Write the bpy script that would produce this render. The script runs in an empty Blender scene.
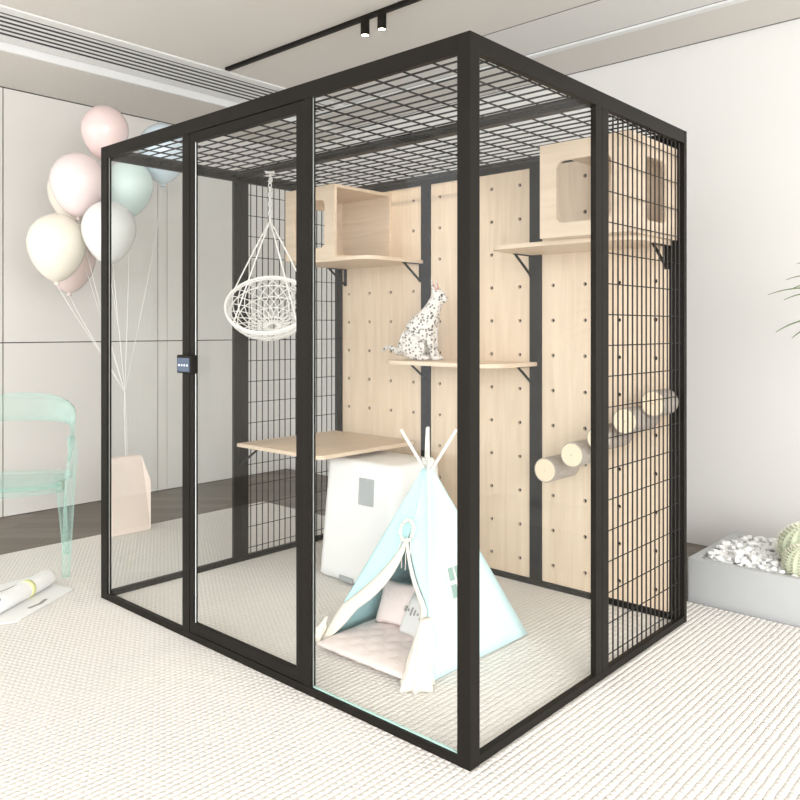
import bpy, bmesh, math, random
from mathutils import Vector, Matrix, Euler
random.seed(7)
PI = math.pi
C = bpy.context.scene.collection
OFF = {}

# ---------------------------------------------------------------- materials
def nt(name):
    m = bpy.data.materials.new(name); m.use_nodes = True
    t = m.node_tree
    return m, t, t.nodes, t.links, t.nodes['Principled BSDF']

def mat(name, col, rough=.5, metal=0., spec=.5, bump=0., bscale=50., var=0., emis=None, estr=0., sheen=0.):
    m, t, N, L, b = nt(name)
    b.inputs['Base Color'].default_value = (*col, 1)
    b.inputs['Roughness'].default_value = rough
    b.inputs['Metallic'].default_value = metal
    b.inputs['Specular IOR Level'].default_value = spec
    if sheen: b.inputs['Sheen Weight'].default_value = sheen
    if emis:
        b.inputs['Emission Color'].default_value = (*emis, 1); b.inputs['Emission Strength'].default_value = estr
    if bump or var:
        tc = N.new('ShaderNodeTexCoord'); n = N.new('ShaderNodeTexNoise'); n.inputs['Scale'].default_value = bscale
        n.inputs['Detail'].default_value = 4
        L.new(tc.outputs['Object'], n.inputs['Vector'])
        if bump:
            bp = N.new('ShaderNodeBump'); bp.inputs['Strength'].default_value = bump; bp.inputs['Distance'].default_value = .01
            L.new(n.outputs['Fac'], bp.inputs['Height']); L.new(bp.outputs['Normal'], b.inputs['Normal'])
        if var:
            r = N.new('ShaderNodeMix'); r.data_type = 'RGBA'
            r.inputs[6].default_value = (*[c*(1-var) for c in col], 1); r.inputs[7].default_value = (*[min(1, c*(1+var)) for c in col], 1)
            L.new(n.outputs['Fac'], r.inputs[0]); L.new(r.outputs[2], b.inputs['Base Color'])
    return m

def wood(name, c1, c2, axis=1, rough=.5, sc=1.):
    m, t, N, L, b = nt(name)
    tc = N.new('ShaderNodeTexCoord'); mp = N.new('ShaderNodeMapping')
    s = [14*sc, 14*sc, 14*sc]; s[axis] = 1.1*sc
    mp.inputs['Scale'].default_value = s
    n = N.new('ShaderNodeTexNoise'); n.inputs['Scale'].default_value = 1.6; n.inputs['Detail'].default_value = 6; n.inputs['Distortion'].default_value = 1.2
    r = N.new('ShaderNodeValToRGB')
    r.color_ramp.elements[0].position = .3; r.color_ramp.elements[0].color = (*c1, 1)
    r.color_ramp.elements[1].position = .7; r.color_ramp.elements[1].color = (*c2, 1)
    L.new(tc.outputs['Object'], mp.inputs['Vector']); L.new(mp.outputs[0], n.inputs['Vector'])
    L.new(n.outputs['Fac'], r.inputs[0]); L.new(r.outputs[0], b.inputs['Base Color'])
    b.inputs['Roughness'].default_value = rough
    return m

def thin_glass(name, tint, refl=1., rough=0.):
    m, t, N, L, b = nt(name)
    N.remove(b); out = N['Material Output']
    tr = N.new('ShaderNodeBsdfTransparent'); tr.inputs['Color'].default_value = (*tint, 1)
    gl = N.new('ShaderNodeBsdfGlossy'); gl.inputs['Roughness'].default_value = rough
    fr = N.new('ShaderNodeLayerWeight'); fr.inputs['Blend'].default_value = .5
    pw = N.new('ShaderNodeMath'); pw.operation = 'POWER'; pw.inputs[1].default_value = 5
    mu = N.new('ShaderNodeMath'); mu.operation = 'MULTIPLY_ADD'; mu.inputs[1].default_value = .96*refl; mu.inputs[2].default_value = .04*refl
    mx = N.new('ShaderNodeMixShader')
    L.new(fr.outputs['Facing'], pw.inputs[0]); L.new(pw.outputs[0], mu.inputs[0]); L.new(mu.outputs[0], mx.inputs[0])
    L.new(tr.outputs[0], mx.inputs[1]); L.new(gl.outputs[0], mx.inputs[2]); L.new(mx.outputs[0], out.inputs['Surface'])
    return m

def rug_mat():
    m, t, N, L, b = nt('woven_rug')
    tc = N.new('ShaderNodeTexCoord'); sx = N.new('ShaderNodeSeparateXYZ'); L.new(tc.outputs['Object'], sx.inputs[0])
    def M(op, a, b_=None, c=None):
        n = N.new('ShaderNodeMath'); n.operation = op
        for i, v in enumerate((a, b_, c)):
            if v is None: continue
            if isinstance(v, (int, float)): n.inputs[i].default_value = v
            else: L.new(v, n.inputs[i])
        return n.outputs[0]
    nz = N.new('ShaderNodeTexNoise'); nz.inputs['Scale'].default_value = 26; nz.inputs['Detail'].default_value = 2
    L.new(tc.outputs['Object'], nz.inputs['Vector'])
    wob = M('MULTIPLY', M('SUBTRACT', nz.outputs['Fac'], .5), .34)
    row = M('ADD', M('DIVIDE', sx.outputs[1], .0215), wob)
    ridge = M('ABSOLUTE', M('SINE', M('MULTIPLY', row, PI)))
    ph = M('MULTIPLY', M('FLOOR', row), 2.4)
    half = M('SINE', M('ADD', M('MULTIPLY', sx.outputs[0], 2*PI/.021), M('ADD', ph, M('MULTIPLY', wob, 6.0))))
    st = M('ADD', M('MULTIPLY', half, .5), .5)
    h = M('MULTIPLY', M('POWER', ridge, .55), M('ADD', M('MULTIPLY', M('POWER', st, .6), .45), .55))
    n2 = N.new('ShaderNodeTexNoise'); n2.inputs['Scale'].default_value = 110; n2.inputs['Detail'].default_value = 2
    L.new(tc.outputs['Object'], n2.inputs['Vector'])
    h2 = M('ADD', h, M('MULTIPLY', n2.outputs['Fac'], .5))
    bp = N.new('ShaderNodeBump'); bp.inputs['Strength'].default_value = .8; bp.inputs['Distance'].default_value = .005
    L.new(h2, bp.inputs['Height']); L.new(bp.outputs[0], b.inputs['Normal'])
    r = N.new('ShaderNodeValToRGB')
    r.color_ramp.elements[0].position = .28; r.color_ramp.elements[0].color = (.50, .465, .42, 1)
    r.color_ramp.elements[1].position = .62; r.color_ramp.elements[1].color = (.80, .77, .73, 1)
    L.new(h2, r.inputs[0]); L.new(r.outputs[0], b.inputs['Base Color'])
    b.inputs['Roughness'].default_value = .95; b.inputs['Specular IOR Level'].default_value = .1
    return m

def floor_mat():
    m, t, N, L, b = nt('herringbone_floor')
    tc = N.new('ShaderNodeTexCoord'); mp = N.new('ShaderNodeMapping'); mp.inputs['Rotation'].default_value = (0, 0, PI/4)
    br = N.new('ShaderNodeTexBrick'); br.inputs['Scale'].default_value = 1
    br.inputs['Brick Width'].default_value = .6; br.inputs['Row Height'].default_value = .12; br.inputs['Mortar Size'].default_value = .002
    br.inputs['Color1'].default_value = (.135, .112, .090, 1); br.inputs['Color2'].default_value = (.20, .17, .14, 1); br.inputs['Mortar'].default_value = (.06, .05, .04, 1)
    L.new(tc.outputs['Object'], mp.inputs[0]); L.new(mp.outputs[0], br.inputs[0]); L.new(br.outputs[0], b.inputs['Base Color'])
    b.inputs['Roughness'].default_value = .45
    return m

def cat_mat():
    m, t, N, L, b = nt('spotted_fur')
    tc = N.new('ShaderNodeTexCoord')
    v = N.new('ShaderNodeTexVoronoi'); v.inputs['Scale'].default_value = 66; v.inputs['Randomness'].default_value = 1
    n = N.new('ShaderNodeTexNoise'); n.inputs['Scale'].default_value = 20; n.inputs['Detail'].default_value = 3
    L.new(tc.outputs['Object'], v.inputs['Vector']); L.new(tc.outputs['Object'], n.inputs['Vector'])
    r = N.new('ShaderNodeValToRGB')
    r.color_ramp.elements[0].position = .22; r.color_ramp.elements[0].color = (.05, .045, .04, 1)
    r.color_ramp.elements[1].position = .52; r.color_ramp.elements[1].color = (.70, .67, .63, 1)
    e_ = r.color_ramp.elements.new(.34); e_.color = (.45, .42, .39, 1)
    ad = N.new('ShaderNodeMath'); ad.operation = 'MULTIPLY_ADD'; ad.inputs[1].default_value = .5
    L.new(n.outputs['Fac'], ad.inputs[0]); L.new(v.outputs['Distance'], ad.inputs[2])
    sb = N.new('ShaderNodeMath'); sb.operation = 'SUBTRACT'; sb.inputs[1].default_value = .245
    L.new(ad.outputs[0], sb.inputs[0])
    L.new(sb.outputs[0], r.inputs[0]); L.new(r.outputs[0], b.inputs['Base Color'])
    b.inputs['Roughness'].default_value = .8
    return m

M_ = dict(
 black=mat('dark_bronze_metal', (.012, .010, .008), .45, 0., .12),
 wire=mat('black_wire', (.014, .012, .011), .5, 0., .3),
 ply=wood('birch_plywood', (.66, .52, .385), (.76, .62, .475), 1),
 plyx=wood('birch_plywood_panel', (.67, .53, .39), (.77, .63, .48), 2),
 plyedge=mat('plywood_edge', (.78, .62, .46), .5),
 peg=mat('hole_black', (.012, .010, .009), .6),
 glass=thin_glass('clear_glass', (.990, .996, .994), .5),
 gedge=mat('glass_edge', (.45, .66, .60), .15, 0, .6),
 seal=mat('clear_seal', (.75, .78, .77), .3),
 wall_l=mat('warm_panel', (.76, .735, .70), .6, bump=.02, bscale=6),
 wall_r=mat('pale_wall', (.80, .785, .76), .7),
 pseal=mat('grey_seal', (.30, .32, .31), .3),
 joint=mat('shadow_joint', (.12, .11, .10), .8),
 groove=mat('dark_joint', (.06, .055, .05), .7),
 ceil=mat('ceiling_paint', (.72, .69, .645), .85),
 ceilt=mat('ceiling_trim_paint', (.76, .745, .72), .8),
 white=mat('white_gloss', (.82, .82, .81), .35),
 litter=mat('white_plastic', (.86, .86, .85), .3),
 litgrey=mat('grey_plastic', (.42, .44, .45), .35),
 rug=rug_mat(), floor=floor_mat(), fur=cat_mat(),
 rope=mat('white_cord', (.82, .80, .77), .8),
 aqua=mat('aqua_canvas', (.52, .80, .83), .9, bump=.15, bscale=120),
 aquap=mat('pale_aqua_canvas', (.63, .84, .86), .9, bump=.15, bscale=120),
 cream=mat('cream_cotton', (.82, .77, .69), .9, bump=.15, bscale=90),
 pink=mat('pale_pink_cotton', (.88, .77, .74), .9, bump=.2, bscale=90),
 pole=mat('white_pole', (.85, .83, .78), .5),
 plant=mat('palm_green', (.15, .22, .08), .5, var=.3, bscale=9),
 stem=mat('palm_stem', (.30, .33, .12), .6),
 concrete=mat('light_concrete', (.50, .51, .515), .6, var=.06, bscale=5),
 stone=mat('white_stone', (.86, .86, .85), .7, bump=.3, bscale=40),
 cactus=mat('cactus_green', (.58, .63, .46), .6),
 spine=mat('cactus_spines', (.86, .84, .70), .7),
 bark=mat('log_sisal', (.42, .37, .32), .9, bump=.8, bscale=60, var=.25),
 logend=mat('log_end', (.82, .68, .50), .6),
 logring=mat('log_ring', (.60, .46, .31), .6),
 lamp=mat('lamp_glow', (1, .9, .75), .5, emis=(1, .86, .66), estr=9),
 bag=mat('peach_paper', (.92, .77, .69), .8),
 screen=mat('keypad_blue', (.07, .10, .16), .25),
 dot=mat('keypad_marks', (.7, .75, .8), .4),
 yellow=mat('pale_yellow', (.84, .86, .42), .7),
 greyp=mat('grey_print', (.33, .32, .30), .7),
 paper=mat('white_paper', (.86, .86, .85), .6),
 eye=mat('eye_dark', (.03, .035, .02), .1), nose=mat('pink_skin', (.62, .32, .28), .6),
 winp=mat('sage_window', (.30, .44, .39), .8),
)
def balloon_mat(n, c):
    m = mat('balloon_'+n, c, .16, 0, .5); m.node_tree.nodes['Principled BSDF'].inputs['Subsurface Weight'].default_value = .0
    return m
def mint_glass():
    m, t, N, L, b = nt('mint_acrylic')
    out = N['Material Output']
    b.inputs['Base Color'].default_value = (.55, .78, .71, 1); b.inputs['Roughness'].default_value = .08
    tr = N.new('ShaderNodeBsdfTransparent'); tr.inputs['Color'].default_value = (.93, .978, .962, 1)
    lw = N.new('ShaderNodeLayerWeight'); lw.inputs['Blend'].default_value = .35
    mu = N.new('ShaderNodeMath'); mu.operation = 'MULTIPLY_ADD'; mu.inputs[1].default_value = .62; mu.inputs[2].default_value = .05
    mx = N.new('ShaderNodeMixShader')
    L.new(lw.outputs['Facing'], mu.inputs[0]); L.new(mu.outputs[0], mx.inputs[0]); L.new(tr.outputs[0], mx.inputs[1]); L.new(b.outputs[0], mx.inputs[2]); L.new(mx.outputs[0], out.inputs['Surface'])
    return m
M_['mint'] = mint_glass()

# ---------------------------------------------------------------- helpers
def tag(o, label=None, cat=None, group=None, kind=None):
    if label: o['label'] = label
    if cat: o['category'] = cat
    if group: o['group'] = group
    if kind: o['kind'] = kind
    return o

def thing(name, label, cat, loc=(0, 0, 0), rz=0, group=None):
    o = bpy.data.objects.new(name, None); o.empty_display_size = .1; C.objects.link(o)
    o.location = loc; o.rotation_euler = (0, 0, rz)
    OFF[o] = Vector(loc)
    return tag(o, label, cat, group)

def obj(name, bm, m, parent=None, smooth=False, world=False, bevel=0, origin=None):
    me = bpy.data.meshes.new(name)
    off = Vector((0, 0, 0))
    if world and parent is not None: off = OFF[parent]
    if origin is not None: off = Vector(origin)
    if isinstance(bm, bpy.types.Mesh):
        me = bm; me.transform(Matrix.Translation(-off))
    else:
        bmesh.ops.translate(bm, verts=bm.verts, vec=-off)
        bmesh.ops.recalc_face_normals(bm, faces=bm.faces)
        bm.to_mesh(me); bm.free()
    ms = m if isinstance(m, (list, tuple)) else [m]
    if len(me.materials) == 0:
        for x in ms: me.materials.append(x)
    o = bpy.data.objects.new(name, me); C.objects.link(o)
    if smooth:
        for p in me.polygons: p.use_smooth = True
    if parent is not None:
        o.parent = parent; OFF[o] = OFF.get(parent, Vector())
    elif origin is not None:
        o.location = origin; OFF[o] = Vector(origin)
    else: OFF[o] = Vector()
    if bevel:
        md = o.modifiers.new('bevel', 'BEVEL'); md.width = bevel; md.segments = 2; md.limit_method = 'ANGLE'
    return o

def B(): return bmesh.new()
def box(bm, x0, y0, z0, x1, y1, z1, mi=0):
    vs = [bm.verts.new((x, y, z)) for x in (x0, x1) for y in (y0, y1) for z in (z0, z1)]
    for f in ((0, 1, 3, 2), (4, 6, 7, 5), (0, 4, 5, 1), (2, 3, 7, 6), (0, 2, 6, 4), (1, 5, 7, 3)):
        fc = bm.faces.new([vs[i] for i in f]); fc.material_index = mi
    return bm
def bx(*a): return box(B(), *a)

def tube(bm, pts, r, seg=6, mi=0, cap=True):
    pts = [Vector(p) for p in pts]; n = len(pts)
    rs = r if isinstance(r, (list, tuple)) else [r]*n
    rings = []; prev = None
    for i, p in enumerate(pts):
        d = (pts[min(i+1, n-1)] - pts[max(i-1, 0)]).normalized()
        if prev is None:
            a = Vector((0, 0, 1)) if abs(d.z) < .9 else Vector((1, 0, 0))
            u = d.cross(a).normalized()
        else:
            u = (prev - d*prev.dot(d)).normalized()
        prev = u; w = d.cross(u)
        rings.append([bm.verts.new(p + (u*math.cos(2*PI*k/seg+PI/seg) + w*math.sin(2*PI*k/seg+PI/seg))*rs[i]) for k in range(seg)])
    for i in range(n-1):
        for k in range(seg):
            f = bm.faces.new((rings[i][k], rings[i][(k+1) % seg], rings[i+1][(k+1) % seg], rings[i+1][k])); f.material_index = mi
    if cap:
        for q in (rings[0][::-1], rings[-1]):
            f = bm.faces.new(q); f.material_index = mi
    return bm

def lathe(bm, prof, seg=24, mi=0, M=None):
    rings = []
    for r, z in prof:
        if r < 1e-6: rings.append([bm.verts.new((0, 0, z))])
        else: rings.append([bm.verts.new((r*math.cos(2*PI*k/seg), r*math.sin(2*PI*k/seg), z)) for k in range(seg)])
    for a, b in zip(rings, rings[1:]):
        for k in range(seg):
            q = [a[k % len(a)], a[(k+1) % len(a)], b[(k+1) % len(b)], b[k % len(b)]]
            q2 = []
            for v in q:
                if v not in q2: q2.append(v)
            if len(q2) > 2:
                f = bm.faces.new(q2); f.material_index = mi
    if M is not None:
        bmesh.ops.transform(bm, matrix=M, verts=[v for r in rings for v in r])
    return bm

def rrect(x0, y0, x1, y1, r, n=5):
    p = []
    for cx, cy, a0 in ((x1-r, y1-r, 0), (x0+r, y1-r, 90), (x0+r, y0+r, 180), (x1-r, y0+r, 270)):
        for k in range(n+1):
            a = math.radians(a0 + 90*k/n); p.append((cx+r*math.cos(a), cy+r*math.sin(a)))
    return p

def plate(outer, holes, t, M=None):
    """flat board with real holes: outline in local xy, thickness t along z (centred)"""
    cu = bpy.data.curves.new('tmp', 'CURVE'); cu.dimensions = '2D'; cu.fill_mode = 'BOTH'; cu.extrude = t/2
    for pts in [outer]+holes:
        s = cu.splines.new('POLY'); s.points.add(len(pts)-1)
        for q, (x, y) in zip(s.points, pts): q.co = (x, y, 0, 1)
        s.use_cyclic_u = True
    o = bpy.data.objects.new('tmp', cu); C.objects.link(o)
    dg = bpy.context.evaluated_depsgraph_get()
    me = bpy.data.meshes.new_from_object(o.evaluated_get(dg))
    bpy.data.objects.remove(o)
    me.materials.clear()
    if M is not None: me.transform(M)
    return me
YZ = Matrix(((0, 0, 1, 0), (1, 0, 0, 0), (0, 1, 0, 0), (0, 0, 0, 1)))      # local (a,b,c) -> (c,a,b): board facing X
XZ = Matrix(((1, 0, 0, 0), (0, 0, 1, 0), (0, 1, 0, 0), (0, 0, 0, 1)))      # local (a,b,c) -> (a,c,b): board facing Y
def T(x, y, z): return Matrix.Translation((x, y, z))
def from_mesh(*mes):
    bm = B()
    for me in mes: bm.from_mesh(me)
    return bm

def struct(name, bm, m):
    o = obj(name, bm, m); o['kind'] = 'structure'; return o

# ---------------------------------------------------------------- the room
XR, YL, ZC = 2.684, 3.97, 2.80
struct('floor', bx(-4.2, -4.5, -.112, XR, YL, -.012), M_['floor'])
bm = B(); box(bm, -4.2, -3.6, ZC, XR+.15, YL+.15, ZC+.12); struct('ceiling', bm, M_['ceil'])
# left wall: tall panels with a horizontal joint and vertical joints, in front of a dark core
bm = B(); box(bm, -4.2, YL+.012, -.112, XR+.15, YL+.15, ZC); 
wl = struct('wall_left', bm, M_['groove'])
xs = [-4.2, -1.98, -.86, .325, 1.426, 1.503, XR]
pb = B()
for a, b in zip(xs, xs[1:]):
    for z0, z1 in ((-.012, 1.105), (1.105, ZC)):
        g = .004 if abs(b-1.503) > .001 and abs(a-1.503) > .001 else .0025
        box(pb, a+(g if a > -4 else 0), YL, z0+(.004 if z0 > 1 else .004), b-(g if b < XR-.01 else 0), YL+.014, z1-(.003 if z1 < 2 else .063))
pl = obj('wall_panel', pb, M_['wall_l'], wl)
struct('wall_right', bx(XR, -4.5, -.112, XR+.15, YL+.012, ZC), M_['wall_r'])
struct('trim_1', bx(-4.2, 3.30, 2.744, XR, YL, ZC), M_['ceil'])        # soffit by the left wall
struct('trim_2', bx(2.256, -3.6, 2.794, XR-.016, 3.30, ZC), M_['ceil'])         # soffit by the right wall
struct('trim_3', bx(2.212, -3.6, 2.786, 2.256, 3.30, ZC), M_['white'])
struct('trim_6', bx(2.204, -3.6, 2.7985, 2.212, 3.30, ZC), M_['joint'])
struct('trim_7', bx(XR-.016, -3.6, 2.7945, XR, 3.30, ZC), M_['joint'])
struct('trim_8', bx(1.794, -3.6, 2.7985, 1.80, 2.80, ZC), M_['joint'])
struct('trim_4', bx(1.80, -3.6, 2.798, 2.204, 2.80, ZC), M_['ceilt'])
struct('trim_5', bx(-4.2, 3.285, 2.744, XR-.5, 3.30, ZC), M_['white'])

# ceiling air vent
t = thing('ceiling_vent', 'long white slotted air vent running along the ceiling at left', 'vent', (-.5, 3.03, 2.79))
obj('backing', bx(-4.1, 2.865, 2.797, 2.2, 3.19, 2.7995), M_['peg'], t, world=True)
bm = B()
box(bm, -4.1, 2.79, 2.790, 2.2, 2.862, 2.7995); box(bm, -4.1, 3.19, 2.790, 2.2, 3.275, 2.7995); box(bm, 2.2, 2.79, 2.790, 2.28, 3.275, 2.7995)
obj('frame', bm, M_['white'], t, world=True)
for k in range(5):
    y = 2.862 + .0325 + k*.0585
    obj('slat', bx(-4.1, y, 2.794, 2.2, y+.024, 2.797), M_['white'], t, world=True)

# track light
t = thing('track_rail', 'black lighting track running across the ceiling', 'track', (1.17, 1.2, 2.80))
obj('rail', bx(1.155, -2.2, 2.782, 1.187, 2.745, 2.7995), M_['black'], t, world=True)
tag(obj('live_slot', bx(1.166, -2.19, 2.7805, 1.176, 2.735, 2.782), M_['peg'], t, world=True))
for i, (y, lb) in enumerate(((1.553, 'black cylinder ceiling spotlight, the left one of the lit pair'), (1.434, 'black cylinder ceiling spotlight, the right one of the lit pair'))):
    s = thing('track_spotlight', lb, 'spotlight', (1.17, y, 2.70), 0, 'spotlights on the ceiling track')
    bm = B(); lathe(bm, [(0, .078), (.023, .078), (.023, 0), (.019, 0), (.019, .004), (0, .004)], 24)
    obj('lamp_body', bm, M_['black'], s, smooth=False)
    bm = B(); lathe(bm, [(0, .0035), (.0185, .0035), (.0185, .002), (0, .002)], 20); obj('lens', bm, M_['lamp'], s)
    lt = bpy.data.lights.new('spot_glow', 'SPOT'); lt.energy = 6; lt.spot_size = 1.2; lt.color = (1, .87, .7); lt.shadow_soft_size = .02
    lo = bpy.data.objects.new('spot_glow', lt); C.objects.link(lo); lo.location = (1.17, y, 2.695)

# rug
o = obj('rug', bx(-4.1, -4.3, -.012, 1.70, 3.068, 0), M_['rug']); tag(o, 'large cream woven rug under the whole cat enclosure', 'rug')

# ---------------------------------------------------------------- cat enclosure
LX, LY, H, W = 1.4654, 2.046, 2.0, .045
P1y, P2y = .682, 1.364
cage = thing('cat_enclosure', 'large black framed glass and wire mesh cat enclosure with a roof', 'enclosure', (LX/2, LY/2, 0))
def cp(name, bm, m=None, parent=None, **k): return obj(name, bm, m or M_['black'], parent or cage, world=True, **k)
RT, BR, D_ = .052, .027, .022
for x0, y0, x1, y1 in ((0, 0, .0445, .0445), (0, 1.992, D_, LY), (LX-.0255, 0, LX, .0625), (LX-W, LY-W, LX, LY)):
    cp('corner_post', bx(x0, y0, 0, x1, y1, H), bevel=.0012)
for z0, z1, nm in ((0, BR, 'bottom_rail'), (H-RT, H, 'top_rail')):
    cp(nm, bx(.0005, .0445, z0, D_, 1.992, z1), bevel=.001); cp(nm, bx(LX-.03, .0625, z0, LX-.0005, LY-W, z1 if z0 == 0 else z1), bevel=.001)
    cp(nm, bx(.0445, .0005, z0, LX-.0255, D_, z1), bevel=.001); cp(nm, bx(D_, LY-D_, z0, LX-W, LY-.0005, z1), bevel=.001)
for y0, y1 in ((.6456, .6805), (1.349, 1.397)): cp('front_post', bx(.001, y0, BR, D_, y1, H-RT), bevel=.001)
for y in (.6705, 1.339): cp('back_post', bx(LX-.034, y, BR, LX-.001, y+.0615, H-RT), bevel=.001)
for yy in (.001, LY-D_+.001):
    for x in (.702, .7475): cp('side_post', bx(x, yy, BR, x+.0435, yy+D_-.002, H-RT), bevel=.001)
cp('roof_beam', bx(LX/2-.022, D_, H-.040, LX/2+.022, LY-D_, H-.004), bevel=.001)
# door
d = cp('door', (lambda b: (box(b, .003, .682, .030, D_-.001, .7205, 1.945), box(b, .003, 1.321, .030, D_-.001, 1.3475, 1.945),
      box(b, .003, .7205, .030, D_-.001, 1.321, .068), box(b, .003, .7205, 1.910, D_-.001, 1.321, 1.945), b)[-1])(B()))
cp('door_glass', bx(.012, .716, .064, .017, 1.325, 1.914), M_['glass'], d)
cp('glass_seal', bx(.0095, 1.3185, .068, .012, 1.3208, 1.910), M_['seal'], d)
lk = cp('lock_box', bx(-.032, 1.290, 1.025, .003, 1.385, 1.095), M_['black'], d, bevel=.004)
bm = bx(-.034, 1.296, 1.032, -.032, 1.378, 1.084)
for k in range(4): box(bm, -.0355, 1.305+k*.018, 1.052, -.034, 1.313+k*.018, 1.060, 1)
cp('keypad', bm, [M_['screen'], M_['dot']], d)
# fixed glass
for (y0, y1) in ((.0445, .6456), (1.397, 1.992)):
    g = cp('glass_pane', bx(.012, y0-.002, BR-.003, .017, y1+.002, H-RT+.003), M_['glass'])
    cp('glass_seal', bx(.0095, y1-.0022, BR, .012, y1, H-RT), M_['pseal'], g)
    if y0 < .1: cp('glass_edge', bx(.0095, y0, BR, .0172, y1, BR+.0035), M_['gedge'], g)
g = cp('glass_pane', bx(.0425, .012, BR-.003, .704, .017, H-RT+.003), M_['glass'])
cp('glass_pane', bx(D_-.002, LY-.017, BR-.003, .704, LY-.012, H-RT+.003), M_['glass'])
# wall mesh: tight uprights, wide crossbars
def wall_mesh(y):
    bm = B(); x0, x1, z0, z1 = .791, LX-.0255, BR, H-RT
    n = 17
    for k in range(n):
        x = x0 + (k+.5)*(x1-x0)/n
        tube(bm, [(x, y, z0), (x, y, z1)], .0030, 6)
    z = 1.891-.1078*17
    while z < z1:
        if z > z0+.01: tube(bm, [(x0, y+.004, z), (x1, y+.004, z)], .0021, 6)
        z += .1078
    return bm
cp('wire_mesh', wall_mesh(.0135), M_['wire']); cp('wire_mesh', wall_mesh(LY-.0135), M_['wire'])
def roof_mesh(x0, x1):
    bm = B(); y0, y1, z = D_, LY-D_, H-.028
    n = 12
    for k in range(n):
        x = x0+(k+.5)*(x1-x0)/n; tube(bm, [(x, y0, z), (x, y1, z)], .0034, 6)
    n = 17
    for k in range(n):
        y = y0+(k+.5)*(y1-y0)/n; tube(bm, [(x0, y, z+.005), (x1, y, z+.005)], .0034, 6)
    return bm
cp('roof_mesh', roof_mesh(D_, LX/2-.022), M_['wire']); cp('roof_mesh', roof_mesh(LX/2+.022, LX-.03), M_['wire'])
# three pegboards
for k in range(3):
    y0 = .0645+.6690*k
    holes = []
    for i in range(4):
        for j in range(12):
            cy, cz = y0+.0575+.163*i, 1.875-.1605*j
            holes.append([(cy+.0092*math.cos(a*PI/6), cz+.0092*math.sin(a*PI/6)) for a in range(12)])
    me = plate(rrect(y0, .029, y0+.604, 1.946, .004, 2), holes, .014, T(1.447, 0, 0) @ YZ)
    p = cp('pegboard', me, M_['plyx'])
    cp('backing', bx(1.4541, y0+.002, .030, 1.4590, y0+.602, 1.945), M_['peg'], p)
XB = 1.4395      # face of the boards

# ---------------------------------------------------------------- plywood wall shelves
def shelf_outline(w, dp, r):
    # x from 0 (wall) to -dp, y 0..w, round front corners
    p = [(0, 0), (0, w)]
    for k in range(9):
        a = PI/2 + PI/2*k/8; p.append((-dp+r + r*math.cos(a), w-r + r*math.sin(a)))
    for k in range(9):
        a = PI + PI/2*k/8; p.append((-dp+r + r*math.cos(a), r + r*math.sin(a)))
    return p
def make_shelf(name, label, group, loc, w, dp, r, rz=0, strut=.13):
    t = thing(name, label, 'shelf', loc, rz, group)
    me = plate(shelf_outline(w, dp, r), [], .018, T(0, 0, -.009))
    obj('board', me, M_['ply'], t, bevel=.002)
    for y in (.022, w-.022):
        bm = B()
        box(bm, -.006, y-.009, -.115, 0, y+.009, -.018); box(bm, -strut-.01, y-.009, -.022, 0, y+.009, -.018)
        tube(bm, [(-strut, y, -.022), (-.004, y, -.110)], .0062, 4)
        br = obj('bracket', bm, M_['black'], t)
    return t
make_shelf('wall_shelf', 'plywood shelf with rounded corners carrying the left cat house', 'plywood shelves on the pegboards', (XB, 1.385, 1.555), .612, .425, .10)
make_shelf('wall_shelf', 'plywood shelf with rounded corners carrying the right cat house', 'plywood shelves on the pegboards', (XB, .050, 1.555), .700, .340, .10)
make_shelf('wall_shelf', 'plywood shelf in the middle that the spotted cat sits on', 'plywood shelves on the pegboards', (XB, .690, 1.040), .700, .340, .10)
# low platform fixed to the left mesh wall (turned so that its wall side is +Y)
t = thing('platform_shelf', 'wide low plywood platform on the left mesh wall above the white litter box', 'shelf', (.715, LY-D_-.002, .612), PI/2)
obj('board', plate(shelf_outline(.68, .630, .04), [], .018, T(0, -.68, -.009)), M_['ply'], t, bevel=.002)
for y in (-.022, -.650):
    bm = B(); box(bm, -.006, y-.009, -.115, 0, y+.009, -.018); box(bm, -.15, y-.009, -.022, 0, y+.009, -.018)
    tube(bm, [(-.14, y, -.022), (-.004, y, -.110)], .0062, 4); obj('bracket', bm, M_['black'], t)

# ---------------------------------------------------------------- plywood cat houses
def cat_house(label, loc, flip, dx, dy):
    # local: x -dx..0 (front at -dx), y 0..dy; open side at y=0 (flip False) with windowed side at y=dy
    t = thing('cat_house', label, 'cat house', loc, 0, 'plywood cat houses on the top shelves')
    hz, th = .372, .016
    w = plate(rrect(0, 0, dy, hz, .002, 1), [rrect(.075, .055, dy-.075, hz-.072, .03)], th, T(-dx+th/2, 0, 0) @ YZ)
    obj('front_panel', w, M_['ply'], t)
    ys = th/2 if flip else dy-th/2
    w = plate(rrect(-dx+th, 0, 0, hz, .002, 1), [rrect(-dx+.13, .055, -.11, hz-.072, .03)], th, T(0, ys, 0) @ XZ)
    obj('side_panel', w, M_['ply'], t)
    a, b = (th, dy) if flip else (0, dy-th)
    obj('roof_panel', bx(-dx+th, a, hz-th, 0, b, hz), M_['ply'], t)
    obj('floor_panel', bx(-dx+th, a, 0, 0, b, th), M_['ply'], t)
    obj('back_panel', bx(-th, a, th, 0, b, hz-th), M_['ply'], t)
    return t
cat_house('open sided plywood cat house with a rounded window, left end near the swing', (XB, 1.615, 1.5555), False, .425, .385)
cat_house('plywood cat house with rounded windows on two sides behind the right mesh', (XB, .030, 1.5555), True, .425, .385)

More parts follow.
